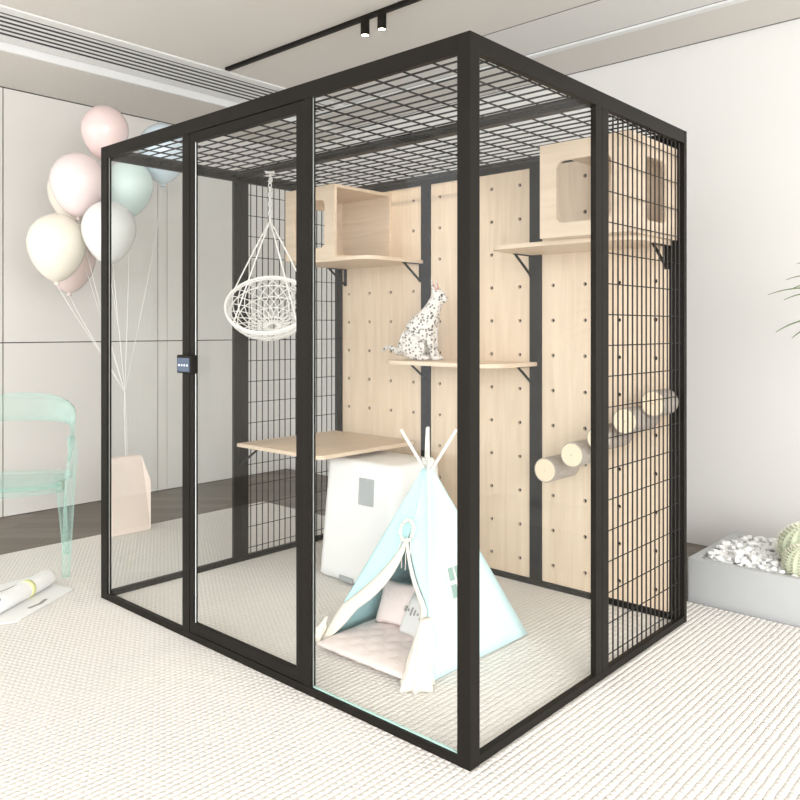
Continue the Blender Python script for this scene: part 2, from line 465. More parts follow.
# ---------------------------------------------------------------- step logs
logs = [(.528, .584, .204, 'lowest and leftmost step log on the pegboard'), (.398, .664, .204, 'second lowest step log on the pegboard'),
        (.275, .745, .204, 'middle step log, its end half behind the enclosure post'), (.160, .825, .204, 'second highest step log, behind the right mesh'),
        (.077, .895, .125, 'highest step log, at the right corner post')]
for y, z, ln, lb in logs:
    r = .053
    t = thing('step_log', lb, 'log', (XB, y, z), 0, 'step logs climbing the pegboard')
    M = Matrix.Rotation(-PI/2, 4, 'Y')      # +z -> -x
    bm = B(); lathe(bm, [(0, 0), (r, 0), (r, ln*.33), (r*.985, ln*.66), (r, ln-.001), (r-.004, ln), (0, ln)], 28, M=M); obj('log_body', bm, M_['bark'], t, smooth=False)
    bm = B(); lathe(bm, [(r-.003, ln-.002), (r-.006, ln+.002), (0, ln+.002), (0, ln)], 28, M=M)
    e = obj('log_end', bm, M_['logend'], t)
    bm = B()
    lathe(bm, [(0, ln+.0021), (.0035, ln+.0021), (.0035, ln+.004), (0, ln+.004)], 10, M=M)
    obj('screw', bm, M_['logring'], e)

# ---------------------------------------------------------------- hanging wicker swing
t = thing('hanging_cat_basket', 'white wicker basket swing hanging on a chain from the roof', 'swing', (.70, 1.735, 1.98))
bm = B()
tube(bm, [(0, 0, -.022), (0, 0, -.045), (.012, 0, -.055), (.012, 0, -.07), (0, 0, -.08), (-.01, 0, -.07)], .0035, 8)
tube(bm, [(-.03, 0, -.028), (.03, 0, -.028)], .004, 6); tube(bm, [(0, -.03, -.028), (0, .03, -.028)], .004, 6)
obj('hook', bm, M_['rope'], t, smooth=True)
bm = B()
z = -.068
for k in range(9):
    M = T(0, 0, z) @ Matrix.Rotation(PI/2*(k % 2)+.4, 4, 'Z')
    pts = [M @ Vector((.008*math.cos(a), 0, .015*math.sin(a))) for a in [2*PI*q/10 for q in range(11)]]
    tube(bm, pts, .0028, 6); z -= .0225
obj('chain', bm, M_['white'], t, smooth=True)
zc = z+.010
bc = Vector((-.02, -.01, -.665))
face = Vector((-.742, -.670, 0)); up = Vector((0, 0, 1)); side = Vector((.6707, -.742, 0))
tilt = math.radians(40)
n_ = (face*math.cos(tilt)+up*math.sin(tilt)).normalized()       # rim plane normal
e1 = side; e2 = n_.cross(e1).normalized()
if e2.z < 0: e2 = -e2
R = .205
def rim(a, rr=R): return bc + e1*rr*math.cos(a) + e2*rr*.88*math.sin(a)
bm = B(); tube(bm, [rim(2*PI*k/40) for k in range(41)], .0065, 8); 
tube(bm, [rim(2*PI*k/40, R*1.0)-n_*.014 for k in range(41)], .005, 8)
obj('rim', bm, M_['rope'], t, smooth=True)
def bowl(a, s):   # s 0 at rim .. 1 at the bottom
    th = s*PI/2
    return bc + (e1*math.cos(a)+e2*.88*math.sin(a))*R*math.cos(th) - n_*.17*math.sin(th)
bm = B()
for k in range(22):
    for sg in (1, -1):
        a0 = 2*PI*k/22
        tube(bm, [bowl(a0+sg*s*1.3, s*.93) for s in [q/9 for q in range(10)]], .0026, 5, cap=False)
for s in (.2, .42, .62, .8, .93):
    tube(bm, [bowl(2*PI*k/28, s) for k in range(29)], .003, 5, cap=False)
obj('wicker_bowl', bm, M_['rope'], t, smooth=True)
for a in (.55, PI-.55, PI+.75, -.75):
    bm = B(); tube(bm, [(0, 0, zc), (Vector((0, 0, zc))+rim(a))/2+Vector((0, 0, .004)), rim(a)], .0038, 6); obj('rope', bm, M_['rope'], t, smooth=True)

# ---------------------------------------------------------------- spotted cat
def skin_mesh(verts, edges, radii, root=0, sub=2):
    me = bpy.data.meshes.new('tmp'); me.from_pydata([Vector(v) for v in verts], edges, [])
    o = bpy.data.objects.new('tmp', me); C.objects.link(o)
    md = o.modifiers.new('s', 'SKIN'); md.use_smooth_shade = True
    for i, r in enumerate(radii):
        rr = r if isinstance(r, tuple) else (r, r)
        me.skin_vertices[0].data[i].radius = rr
        me.skin_vertices[0].data[i].use_root = (i == root)
    s = o.modifiers.new('u', 'SUBSURF'); s.levels = sub; s.render_levels = sub
    dg = bpy.context.evaluated_depsgraph_get(); dg.update()
    out = bpy.data.meshes.new_from_object(o.evaluated_get(dg))
    bpy.data.objects.remove(o); out.materials.clear()
    return out
V = [(-.062, 0, .070), (-.030, 0, .135), (.012, 0, .190), (.044, 0, .228), (.062, 0, .268), (.080, 0, .306), (.112, 0, .300), (.128, 0, .297)]
Rr = [.072, .070, .062, .050, .040, .040, .026, .018]
E_ = [(i, i+1) for i in range(7)]
def chain(start, pts, rs):
    a = start
    for p, r in zip(pts, rs):
        V.append(p); Rr.append(r); E_.append((a, len(V)-1)); a = len(V)-1
for s in (1, -1):
    chain(2, [(.048, s*.030, .165), (.050, s*.033, .100), (.062, s*.031, .045), (.066, s*.030, .014), (.088, s*.030, .011)], [.028, .020, .013, .012, .012])
    chain(0, [(-.035, s*.050, .075), (.012, s*.060, .062), (-.020, s*.062, .022), (.028, s*.062, .012)], [.046, .030, .016, .013])
chain(0, [(-.125, 0, .035), (-.165, .006, .060), (-.198, .02, .064), (-.225, .035, .040)], [.022, .013, .011, .007])
cat = thing('cat', 'slim white cat with black spots and large ears sitting upright on the middle shelf', 'cat', (1.25, 1.235, 1.0405), math.atan2(-.94, .35))
bm = from_mesh(skin_mesh(V, E_, Rr))
def blob(c, r, rot=0):
    bmesh.ops.create_icosphere(bm, subdivisions=3, radius=1, matrix=T(*c) @ Matrix.Rotation(rot, 4, 'Y') @ Matrix.Diagonal((*r, 1)))
blob((.082, 0, .315), (.038, .034, .035)); blob((.111, 0, .303), (.021, .018, .0145), .15); blob((.090, 0, .298), (.028, .027, .020))
blob((.050, 0, .255), (.032, .031, .055), .25); blob((.030, 0, .190), (.042, .044, .055), .3)
blob((-.045, 0, .085), (.078, .056, .075), .3); blob((-.005, 0, .140), (.058, .050, .075), .6)
for q in (1, -1):
    blob((-.035, q*.034, .060), (.062, .032, .056)); blob((.016, q*.050, .014), (.040, .015, .013)); blob((.050, q*.028, .150), (.024, .020, .055))
    blob((.078, q*.029, .012), (.022, .014, .012))
    b0 = Vector((.070, q*.019, .328)); tp0 = Vector((.058, q*.040, .398))
    R0 = [[bm.verts.new(b0.lerp(tp0, t_)+Vector((.009*math.cos(a)*w0, .018*math.sin(a)*w0, 0))) for a in [2*PI*k/12 for k in range(12)]] for t_, w0 in ((0, 1.), (.35, .85), (.7, .5), (1, .12))]
    for a, b in zip(R0, R0[1:]):
        for k in range(12): bm.faces.new((a[k], a[(k+1) % 12], b[(k+1) % 12], b[k]))
    bm.faces.new(R0[0][::-1]); bm.faces.new(R0[-1])
tm = bpy.data.meshes.new('tmp'); bmesh.ops.recalc_face_normals(bm, faces=bm.faces); bm.to_mesh(tm); bm.free()
to = bpy.data.objects.new('tmp', tm); C.objects.link(to)
md = to.modifiers.new('r', 'REMESH'); md.mode = 'VOXEL'; md.voxel_size = .0032; md.use_smooth_shade = True
md = to.modifiers.new('sm', 'SMOOTH'); md.factor = .5; md.iterations = 3
dg = bpy.context.evaluated_depsgraph_get(); dg.update()
cm = bpy.data.meshes.new_from_object(to.evaluated_get(dg)); bpy.data.objects.remove(to); cm.materials.clear()
mz = min(v.co.z for v in cm.vertices); cm.transform(T(0, 0, -mz))
obj('body', cm, M_['fur'], cat, smooth=True)
for q in (1, -1):
    bm = B(); bmesh.ops.create_icosphere(bm, subdivisions=2, radius=.0062, matrix=T(.1075, q*.0205, .320-mz)); obj('eye', bm, M_['eye'], cat, smooth=True)
    c0 = Vector((.0815, q*.020, .345-mz)); 
    bm = B(); rr_ = [bm.verts.new(p) for p in (c0+Vector((0, -.0095, 0)), c0+Vector((0, .0095, 0)), Vector((.0665, q*.036, .384-mz)))]
    r2 = [bm.verts.new(v.co+Vector((-.006, 0, -.002))) for v in rr_]
    for f in ((rr_[0], rr_[1], rr_[2]), (r2[2], r2[1], r2[0]), (rr_[0], r2[0], r2[1], rr_[1]), (rr_[1], r2[1], r2[2], rr_[2]), (rr_[2], r2[2], r2[0], rr_[0])): bm.faces.new(f)
    obj('inner_ear', bm, M_['nose'], cat)
bm = B(); bmesh.ops.create_icosphere(bm, subdivisions=2, radius=.0048, matrix=T(.1305, 0, .3075-mz)); obj('nose', bm, M_['nose'], cat, smooth=True)

# ---------------------------------------------------------------- white litter box
t = thing('litter_box', 'tall white rounded automatic litter box behind the play tent', 'litter box', (1.075, 1.30, 0))
def taper_box(x0, x1, y0, y1, z0, z1, fl, r, n=6, rows=10):
    bm = B(); rings = []
    def ring(z, inset, rr):
        return [bm.verts.new((x, y, z)) for x, y in rrect(x0+inset, y0+inset, x1-inset, y1-inset, rr, n)]
    hts = []
    for k in range(rows+1):
        s = k/rows; hts.append((z0+(z1-r*.6-z0)*s, fl*s))
    rings.append(ring(z0, .02, r*.6)); rings[0][0].co.z = z0
    for z, ins in hts: rings.append(ring(z+.012*(z == z0), ins, r))
    for k in range(1, 7):
        a = PI/2*k/6; rings.append(ring(z1-r*.6+r*.6*math.sin(a), fl+r*.6*(1-math.cos(a)), max(.004, r-r*.6*(1-math.cos(a)))))
    for a, b in zip(rings, rings[1:]):
        m = len(a)
        for k in range(m): bm.faces.new((a[k], a[(k+1) % m], b[(k+1) % m], b[k]))
    bm.faces.new(rings[0][::-1]); bm.faces.new(rings[-1])
    return bm
obj('housing', taper_box(.862, 1.262, 1.060, 1.590, .004, .575, .030, .062), M_['litter'], t, smooth=True, world=True)
bm = bx(-.004, -.047, -.062, .003, .047, .062); 
bmesh.ops.transform(bm, matrix=T(.884, 1.263, .441) @ Matrix.Rotation(math.radians(3.2), 4, 'Y'), verts=bm.verts)
obj('display_window', bm, M_['litgrey'], t, world=True, bevel=.002)
me = plate(rrect(1.17, .12, 1.47, .50, .05), [rrect(1.176, .126, 1.464, .494, .046)], .003, T(.8845, 0, 0) @ Matrix.Rotation(math.radians(3.0), 4, 'Y') @ YZ)
me.transform(T(-.012, 0, 0))
obj('front_seam', me, M_['litgrey'], t, world=True)
bm = bx(.857, 1.325, .010, .870, 1.42, .034); obj('foot_vent', bm, M_['litgrey'], t, world=True, bevel=.004)

# ---------------------------------------------------------------- teepee
A = Vector((.626, .674, .688))
K = {'fl': Vector((.338, .964, 0)), 'fr': Vector((.340, .416, 0)), 'br': Vector((.910, .404, 0)), 'bl': Vector((.910, .964, 0))}
tp = thing('teepee_tent', 'small aqua and cream fabric teepee with white poles standing in the enclosure', 'tent', (.625, .685, 0))
CEN = Vector((.625, .685, .25))
def sheet(bm, rows, th=.004, mi=0):
    """rows: list of equal-length point lists; gives a closed thin cloth"""
    n, m = len(rows), len(rows[0])
    def nrm(i, j):
        a = rows[min(i+1, n-1)][j]-rows[max(i-1, 0)][j]; b = rows[i][min(j+1, m-1)]-rows[i][max(j-1, 0)]
        c = a.cross(b); return c.normalized() if c.length > 1e-9 else Vector((0, 0, 1))
    F_ = [[bm.verts.new(rows[i][j]+nrm(i, j)*th/2) for j in range(m)] for i in range(n)]
    G = [[bm.verts.new(rows[i][j]-nrm(i, j)*th/2) for j in range(m)] for i in range(n)]
    def q(*v):
        f = bm.faces.new(v); f.material_index = mi
    for i in range(n-1):
        for j in range(m-1):
            q(F_[i][j], F_[i+1][j], F_[i+1][j+1], F_[i][j+1]); q(G[i][j], G[i][j+1], G[i+1][j+1], G[i+1][j])
    for i in range(n-1):
        q(F_[i][0], G[i][0], G[i+1][0], F_[i+1][0]); q(F_[i][m-1], F_[i+1][m-1], G[i+1][m-1], G[i][m-1])
    for j in range(m-1):
        q(F_[0][j], F_[0][j+1], G[0][j+1], G[0][j]); q(F_[n-1][j], G[n-1][j], G[n-1][j+1], F_[n-1][j+1])
    return bm
def face_pt(a, b, u, h, sag=.012):
    p = a.lerp(b, u).lerp(A, h)
    inn = (CEN - (a+b)/2); inn.z = 0; inn.normalize()
    return p + inn*sag*math.sin(PI*u)*math.sin(PI*min(1, h*1.0))
def panel(name, a, b, m, lo=lambda h: 0., hi=lambda h: 1., h0=.006, h1=.955, nh=18, nu=10, label=None):
    rows = []
    for i in range(nh+1):
        h = h0+(h1-h0)*i/nh
        rows.append([face_pt(a, b, lo(h)+(hi(h)-lo(h))*j/nu, h) for j in range(nu+1)])
    o = obj(name, sheet(B(), rows), m, tp, smooth=True, world=True)
    if label: o['label'] = label
    return o
panel('side_panel', K['fr'], K['br'], M_['aquap'])
panel('side_panel', K['bl'], K['fl'], M_['aqua'])
panel('back_panel', K['br'], K['bl'], M_['aqua'])
HS = .60
def flo(h): return 0. if h > HS else 0.
def lhi(h): return .5 if h >= HS else (.43+.07*(h-.53)/.07 if h > .53 else max(.008, .43*(h-.19)/.34))
def rlo(h): return .5 if h >= HS else .5+.45*min(1, (HS-h)/.29)**1.1
panel('front_flap', K['fl'], K['fr'], M_['aqua'], flo, lhi)
panel('front_flap', K['fl'], K['fr'], M_['aquap'], rlo, lambda h: 1.)
# turned back cream lining bands of the flaps
def band(lo, hi, m):
    rows = []
    for i in range(19):
        h = .01+(HS-.02)*i/18
        rows.append([face_pt(K['fl'], K['fr'], lo(h)+(hi(h)-lo(h))*j/5, h)+Vector((-.010-.006*math.sin(PI*j/5), 0, .0)) for j in range(6)])
    o = obj('flap_lining', sheet(B(), rows, .005), m, tp, smooth=True, world=True); o['label'] = 'cream folded-back lining'
band(lambda h: lhi(h)-.006, lambda h: min(lhi(h)+.02+.17*math.sin(PI*h/HS)**.8, .535), M_['cream'])
band(lambda h: max(rlo(h)-.055*math.sin(PI*h/HS), .49), lambda h: rlo(h)+.02, M_['cream'])
# gathered curtain ends resting on the rug
def curtain(top, bot, r0, r1, hgt, m):
    bm = B(); rings = []
    n = 40
    prof = [(1., r0*.7), (.88, r0*1.0), (.72, r0*1.4), (.55, r1*.80), (.38, r1*.92), (.22, r1*.95), (.08, r1*1.15), (0., r1*1.25)]
    for s, r in prof:
        c = Vector(bot).lerp(Vector(top), s)
        rings.append([bm.verts.new((c.x+r*(1+.20*math.sin(7*a+2*s)*(1.1-s)+.12*math.sin(3*a+5*s))*math.cos(a), c.y+r*(1+.20*math.sin(7*a+2*s)*(1.1-s)+.12*math.sin(3*a+5*s))*math.sin(a)*.8, hgt*s+.004)) for a in [2*PI*k/n for k in range(n)]])
    for a, b in zip(rings, rings[1:]):
        for k in range(n): bm.faces.new((a[k], b[k], b[(k+1) % n], a[(k+1) % n]))
    bm.faces.new(rings[0]); bm.faces.new(rings[-1][::-1])
    o = obj('curtain_end', bm, m, tp, smooth=True, world=True); o['label'] = 'gathered cream curtain end on the rug'
curtain((.352, .452, 0), (.285, .432, 0), .026, .050, .20, M_['cream'])
curtain((.345, .945, 0), (.300, .965, 0), .008, .026, .09, M_['cream'])
# window on the right side panel
def on_right(u, h, out=.0): 
    p = face_pt(K['fr'], K['br'], u, h); n = (K['br']-K['fr']).cross(A-K['fr']).normalized()
    if n.y > 0: n = -n
    return p + n*out
def quad_patch(bm, u0, u1, h0, h1, out, th=.003):
    rows = [[on_right(u0+(u1-u0)*j/2, h0+(h1-h0)*i/2, out) for j in range(3)] for i in range(3)]
    sheet(bm, rows, th)
bm = B(); quad_patch(bm, .29, .56, .285, .465, .006, .003); w = obj('tent_window', bm, M_['white'], tp, world=True); w['label'] = 'white framed fabric window'
for (u0, u1) in ((.32, .405), (.44, .525)):
    for (h0, h1) in ((.303, .365), (.385, .447)):
        bm = B(); quad_patch(bm, u0, u1, h0, h1, .009, .002); obj('window_pane', bm, M_['winp'], w, world=True)
# poles through the apex
for kk, tip in (('br', (.556, .752, .806)), ('fl', (.700, .592, .806)), ('bl', (.600, .655, .815)), ('fr', (.645, .690, .812))):
    foot = K[kk]+(CEN-K[kk]).to_2d().to_3d().normalized()*.022
    bm = B(); tube(bm, [foot+Vector((0, 0, .006)), Vector(tip)], .0062, 10)
    obj('pole', bm, M_['pole'], tp, smooth=True, world=True)
bm = B()   # tie at the crossing
for k in range(3):
    tube(bm, [(A.x+.020*math.cos(a), A.y+.020*math.sin(a), .676+.008*k) for a in [2*PI*q/16 for q in range(17)]], .004, 6)
obj('tie_cord', bm, M_['rope'], tp, smooth=True, world=True)
# little wreath with ribbons at the top of the opening
wc = face_pt(K['fl'], K['fr'], .5, .635)+Vector((-.022, 0, 0))
bm = B()
for k in range(16):
    a = 2*PI*k/16
    bmesh.ops.create_icosphere(bm, subdivisions=1, radius=.0085+.002*math.sin(3*k), matrix=T(wc.x+.012*math.sin(a), wc.y+.032*math.cos(a), wc.z+.036*math.sin(a)))
wr = obj('flower_wreath', bm, M_['cream'], tp, smooth=True, world=True)
bm = B()
for dy in (-.022, -.006, .010, .024):
    tube(bm, [(wc.x-.004, wc.y+dy, wc.z-.03), (wc.x-.016, wc.y+dy*1.3, wc.z-.09), (wc.x-.018, wc.y+dy*1.2, wc.z-.15+abs(dy))], .0022, 5)
obj('ribbon', bm, M_['pink'], wr, world=True)

# quilted mat
def cushion_mesh(nx, ny, sx, sy, h, quilt=0, pinch=1.):
    bm = B()
    def pt(i, j, s):
        u, v = i/nx*2-1, j/ny*2-1
        e = max(0, (1-abs(u)**4)*(1-abs(v)**4))**.5
        z = e*h
        if quilt:
            z *= .80+.20*abs(math.sin(quilt*PI*(u+v)/2)*math.sin(quilt*PI*(u-v)/2))**.5
        k = 1-(.10*pinch)*(1-abs(u)**2)*abs(v)**3; l = 1-(.10*pinch)*(1-abs(v)**2)*abs(u)**3
        return (u*sx/2*l, v*sy/2*k, s*z)
    top = [[bm.verts.new(pt(i, j, 1)) for j in range(ny+1)] for i in range(nx+1)]
    bot = [[top[i][j] if i in (0, nx) or j in (0, ny) else bm.verts.new(pt(i, j, -1)) for j in range(ny+1)] for i in range(nx+1)]
    for i in range(nx):
        for j in range(ny):
            bm.faces.new((top[i][j], top[i+1][j], top[i+1][j+1], top[i][j+1]))
            q = (bot[i][j], bot[i][j+1], bot[i+1][j+1], bot[i+1][j])
            if len(set(q)) == 4 and not all(v in (top[i][j], top[i][j+1], top[i+1][j+1], top[i+1][j]) for v in q): bm.faces.new(q)
    return bm
bm = cushion_mesh(40, 40, .50, .44, .026, 5, 0)
bmesh.ops.translate(bm, verts=bm.verts, vec=(.50, .690, .0265))
o = obj('quilted_mat', bm, M_['pink'], smooth=True, origin=(.50, .69, 0)); tag(o, 'pale pink quilted mat lying in the teepee opening', 'mat')
def cushion(label, loc, size, rot, m, extra=None):
    bm = cushion_mesh(20, 20, size, size, .030, 0, 1.2)
    o = obj('cushion', bm, m, smooth=True); o.location = loc; o.rotation_euler = rot
    tag(o, label, 'cushion'); OFF[o] = Vector()
    if extra:
        bm = B()
        for k in range(7):
            w_ = .010+.006*math.sin(k*2.1)
            box(bm, -w_+.01, -size*.38+k*size*.12, .020, w_+.01, -size*.38+k*size*.12+.009, .0315)
        obj('stitched_pattern', bm, M_['greyp'], o)
    return o
cushion('plain pale pink square cushion propped inside the teepee', (.560, .770, .128), .175, (0, math.radians(-68), math.radians(8)), M_['pink'])
cushion('white cushion with a small dark woven pattern inside the teepee', (.520, .625, .118), .165, (0, math.radians(-62), math.radians(-14)), M_['white'], True)

# ---------------------------------------------------------------- mint see-through armchair
ch = thing('armchair', 'transparent mint green plastic armchair at the left edge on the rug', 'chair', (-.112, 2.784, 0), math.radians(233))
def slab(outline, z0, z1):
    bm = B(); a = [bm.verts.new((x, y, z0)) for x, y in outline]; b = [bm.verts.new((x, y, z1)) for x, y in outline]; n = len(a)
    for k in range(n): bm.faces.new((a[k], a[(k+1) % n], b[(k+1) % n], b[k]))
    bm.faces.new(a[::-1]); bm.faces.new(b); return bm
obj('seat', slab(rrect(-.22, -.285, .27, .285, .12, 8), .432, .452), M_['mint'], ch, bevel=.006)
# apron under the front of the seat
rows = []
for k in range(17):
    a = -PI/2*.92+PI*.92*k/16; rows.append([Vector((.06+.20*math.cos(a), .285*math.sin(a), z)) for z in (.395+.01*math.cos(a), .42, .452)])
obj('seat_apron', sheet(B(), rows, .008), M_['mint'], ch, smooth=True)
rows = []
for k in range(33):
    s = k/32*2-1; a = PI + s*PI*.56
    x, y = .02+.27*math.cos(a), .318*math.sin(a)
    top = .858-.13*s*s-.05*s**4; bot = .712-.02*s*s-.62*max(0, abs(s)-.5)**2
    bot = min(bot, top-.03)
    rows.append([Vector((x*(1-.05*q)+(.0), y*(1-.03*q), bot+(top-bot)*(1-q))) for q in (0, .33, .66, 1)])
obj('backrest', sheet(B(), rows, .010), M_['mint'], ch, smooth=True)
for s in (1, -1):
    bm = B(); tube(bm, [(.062, s*.312, .655), (.10, s*.328, .60), (.14, s*.325, .46), (.17, s*.318, .2), (.185, s*.315, .002)], [.020, .022, .026, .023, .019], 8); obj('leg', bm, M_['mint'], ch)
    bm = B(); tube(bm, [(-.19, s*.20, .43), (-.215, s*.215, .2), (-.235, s*.225, .002)], [.024, .021, .018], 8); obj('leg', bm, M_['mint'], ch)

# ---------------------------------------------------------------- papers on the rug
bm = B()
pts = [(-.56, 2.10), (-.37, 2.02), (-.08, 2.205), (-.035, 2.235), (-.10, 2.56), (-.42, 2.52), (-.60, 2.35)]
bm = slab(pts, .001, .006); o = obj('paper_sheet', bm, M_['paper'], origin=(-.3, 2.3, 0)); tag(o, 'flat white paper sheet lying on the rug by the armchair', 'paper')
bm = B()
for a, b, w_ in (((-.47, 2.30), (-.20, 2.45), .006), ((-.44, 2.36), (-.28, 2.46), .010), ((-.36, 2.42), (-.15, 2.50), .005), ((-.28, 2.13), (-.18, 2.19), .010)):
    tube(bm, [(a[0], a[1], .0065), ((a[0]+b[0])/2+.01, (a[1]+b[1])/2-.008, .0075), (b[0], b[1], .0065)], w_, 5)
for v in bm.verts: v.co.z = .0062+(v.co.z-.0062)*.12
obj('printed_lines', bm, M_['greyp'], o, world=True)
t = thing('paper_roll', 'rolled up white paper with a pale yellow band resting on the white sheet', 'paper roll', (-.26, 2.26, .006))
a, b = Vector((-.47, 2.11, .040)), Vector((-.07, 2.38, .046))
dv = (b-a)
bm = B(); tube(bm, [a+dv*s for s in (0, .02, .3, .6, .9, .97, 1.)], [.025, .034, .036, .038, .038, .032, .018], 20)
obj('roll', bm, M_['paper'], t, smooth=True, world=True)
bm = B(); tube(bm, [a+dv*.57, a+dv*.63], [.0386, .0390], 20); obj('yellow_band', bm, M_['yellow'], t, smooth=True, world=True)
bm = B(); tube(bm, [a+dv*.12+Vector((-.02, -.028, .020)), a+dv*.18+Vector((0, -.03, .018)), a+dv*.20+Vector((0, -.020, .030))], .004, 6); obj('dark_mark', bm, M_['greyp'], t, world=True)

# ---------------------------------------------------------------- balloons and bag
KN = Vector((.640, 3.010, .824))
bl = [('balloon', 'pale pink balloon at the very top of the bunch', (.558, 3.092, 2.362), .133, (.85, .68, .655)),
      ('balloon', 'light pink balloon left of the enclosure corner, below the top one', (.382, 3.063, 2.034), .150, (.87, .74, .73)),
      ('balloon', 'cream balloon mostly hidden behind the light pink one', (.50, 3.36, 2.03), .150, (.87, .82, .71)),
      ('balloon', 'cream yellow balloon lowest and leftmost of the bunch', (.279, 3.102, 1.675), .157, (.87, .82, .71)),
      ('balloon', 'peach pink balloon peeking out below the cream yellow one', (.490, 3.40, 1.620), .150, (.84, .69, .655)),
      ('balloon', 'white balloon crossed by the enclosure corner post', (.451, 2.838, 1.752), .145, (.82, .82, .81)),
      ('balloon', 'mint green balloon behind the glass, above the white one', (.678, 3.033, 2.050), .140, (.70, .84, .81)),
      ('balloon', 'pale blue balloon farthest right, cut by the top rail', (.894, 3.018, 2.290), .150, (.68, .79, .86))]
for i, (nm, lb, c, r, col) in enumerate(bl):
    t = thing(nm, lb, 'balloon', c, i*.8, 'bunch of balloons')
    OFF[t] = Vector(c)
    prof = []
    for k in range(25):
        a = PI*k/24          # top to bottom
        z = math.cos(a)
        rr = math.sin(a)*(1 if z > 0 else (1-.20*(z*z)**.8))
        zz = z*1.06 if z > 0 else z*1.38
        prof.append((max(rr, 0.0)*r, zz*r))
    prof[-1] = (.010, -1.385*r); prof[0] = (0, prof[0][1])
    prof += [(.008, -1.40*r), (.016, -1.40*r-.014), (0, -1.40*r-.012)]
    bm = B(); lathe(bm, prof, 32); obj('balloon_skin', bm, balloon_mat(str(i), col), t, smooth=True)
    R_ = Matrix.Rotation(-i*.8, 4, 'Z')
    tipz = Vector((0, 0, -1.40*r-.012)); e = R_ @ (KN-Vector(c))
    bm = B(); mid = tipz.lerp(e, .5)+Vector((.012*math.sin(i*2), .01, 0)); tube(bm, [tipz, tipz.lerp(mid, .5)+Vector((.006, 0, 0)), mid, e], .0022, 5); obj('string', bm, M_['rope'], t)
# bag
t = thing('gift_bag', 'peach pink paper gift bag weighing down the balloon strings', 'bag', (.658, 3.01, 0))
bm = B()
x0, x1, y0, y1 = .536, .780, 2.963, 3.060
prof = [(0, 0), (1, 0), (1, .29), (.80, .445), (.04, .445), (0, .40)]
fa = [bm.verts.new((x0+(x1-x0)*u, y0+(.0 if z < .3 else .02*(z-.29)/.15), z+.001)) for u, z in prof]
fb = [bm.verts.new((x0+(x1-x0)*u, y1-(.0 if z < .3 else .02*(z-.29)/.15), z+.001)) for u, z in prof]
for k in range(6): bm.faces.new((fa[k], fa[(k+1) % 6], fb[(k+1) % 6], fb[k]))
bm.faces.new(fa); bm.faces.new(fb[::-1])
obj('paper_body', bm, M_['bag'], t, world=True)
bm = B()
tube(bm, [(.645, 3.01, .440), (.640, 3.008, .60), (.636, 3.012, .72), KN], .003, 5); tube(bm, [(.655, 3.01, .440), (.648, 3.0, .60), (.642, 3.005, .74), KN], .002, 5)
obj('ribbon', bm, M_['rope'], t, world=True)

# ---------------------------------------------------------------- planter with stones and cacti
t = thing('planter_box', 'low light grey rectangular concrete planter against the right wall', 'planter', (2.01, -.6, -.012))
px0, px1, py0, py1, pz = 1.725, 2.294, -1.5, .10, .185
me = plate([(px0, py0), (px1, py0), (px1, py1), (px0, py1)], [[(px0+.035, py0+.035), (px1-.035, py0+.035), (px1-.035, py1-.035), (px0+.035, py1-.035)]], pz+.012, T(0, 0, (pz-.012)/2))
obj('trough', me, M_['concrete'], t, world=True, bevel=.003)
obj('trough_bottom', bx(px0+.034, py0+.034, -.010, px1-.034, py1-.034, .02), M_['concrete'], t, world=True)
bm = B(); n, mm = 40, 110
g = [[bm.verts.new((px0+.037+(px1-px0-.074)*i/n, py0+.037+(py1-py0-.074)*j/mm, .134+.016*random.random()+.024*math.sin(PI*i/n))) for j in range(mm+1)] for i in range(n+1)]
for i in range(n):
    for j in range(mm): bm.faces.new((g[i][j], g[i+1][j], g[i+1][j+1], g[i][j+1]))
r_ = bmesh.ops.extrude_face_region(bm, geom=list(bm.faces))
for v in r_['geom']:
    if isinstance(v, bmesh.types.BMVert): v.co.z = .022
o = obj('gravel_bed', bm, M_['stone'], origin=(2.01, -.6, .02)); tag(o, 'bed of fine white gravel filling the grey planter', 'gravel', None, 'stuff')
protos = []
for k in range(6):
    bm = B(); bmesh.ops.create_icosphere(bm, subdivisions=2, radius=.0175)
    s = Vector((random.uniform(.9, 1.25), random.uniform(.7, 1.0), random.uniform(.55, .85)))
    for v in bm.verts:
        d_ = 1+.22*math.sin(v.co.x*170+k*2)*math.sin(v.co.y*150+k)+.10*math.sin(v.co.z*260+k*3)
        v.co = Vector((v.co.x*s.x*d_, v.co.y*s.y*d_, v.co.z*s.z*d_))
    me = bpy.data.meshes.new('white_stone'); bm.to_mesh(me); bm.free(); me.materials.append(M_['stone']); protos.append(me)
cacti = [(2.00, -.305, .112), (1.865, -.335, .080), (2.13, -.50, .09)]
spots = []
for tr in range(6000):
    if len(spots) >= 290: break
    x = random.uniform(px0+.055, px1-.055); y = random.uniform(-.45, py1-.055)
    if y < -.25 and random.random() > .8: continue
    if any((x-a)**2+(y-b)**2 < (c*.85+.015)**2 for a, b, c in cacti): continue
    lv = sum(1 for q in spots if (q[0]-x)**2+(q[1]-y)**2 < .0195**2)
    near = any((q[0]-x)**2+(q[1]-y)**2+(q[2]-(.152+.019*lv))**2 < .019**2 for q in spots)
    if near or lv > 1: continue
    spots.append((x, y, .152+.018*math.sin(PI*(x-px0)/(px1-px0))+.019*lv))
for x, y, z in spots:
    z += .016*math.exp(-((y+.08)/.16)**2)
    o = bpy.data.objects.new('white_stone', random.choice(protos)); C.objects.link(o)
    o.location = (x, y, z); o.rotation_euler = (random.uniform(-.4, .4), random.uniform(-.4, .4), random.uniform(0, 6)); s = random.uniform(.75, 1.15); o.scale = (s, s, s)
    tag(o, 'small rough white stone among many in the grey planter', 'stone', 'white stones in the planter')
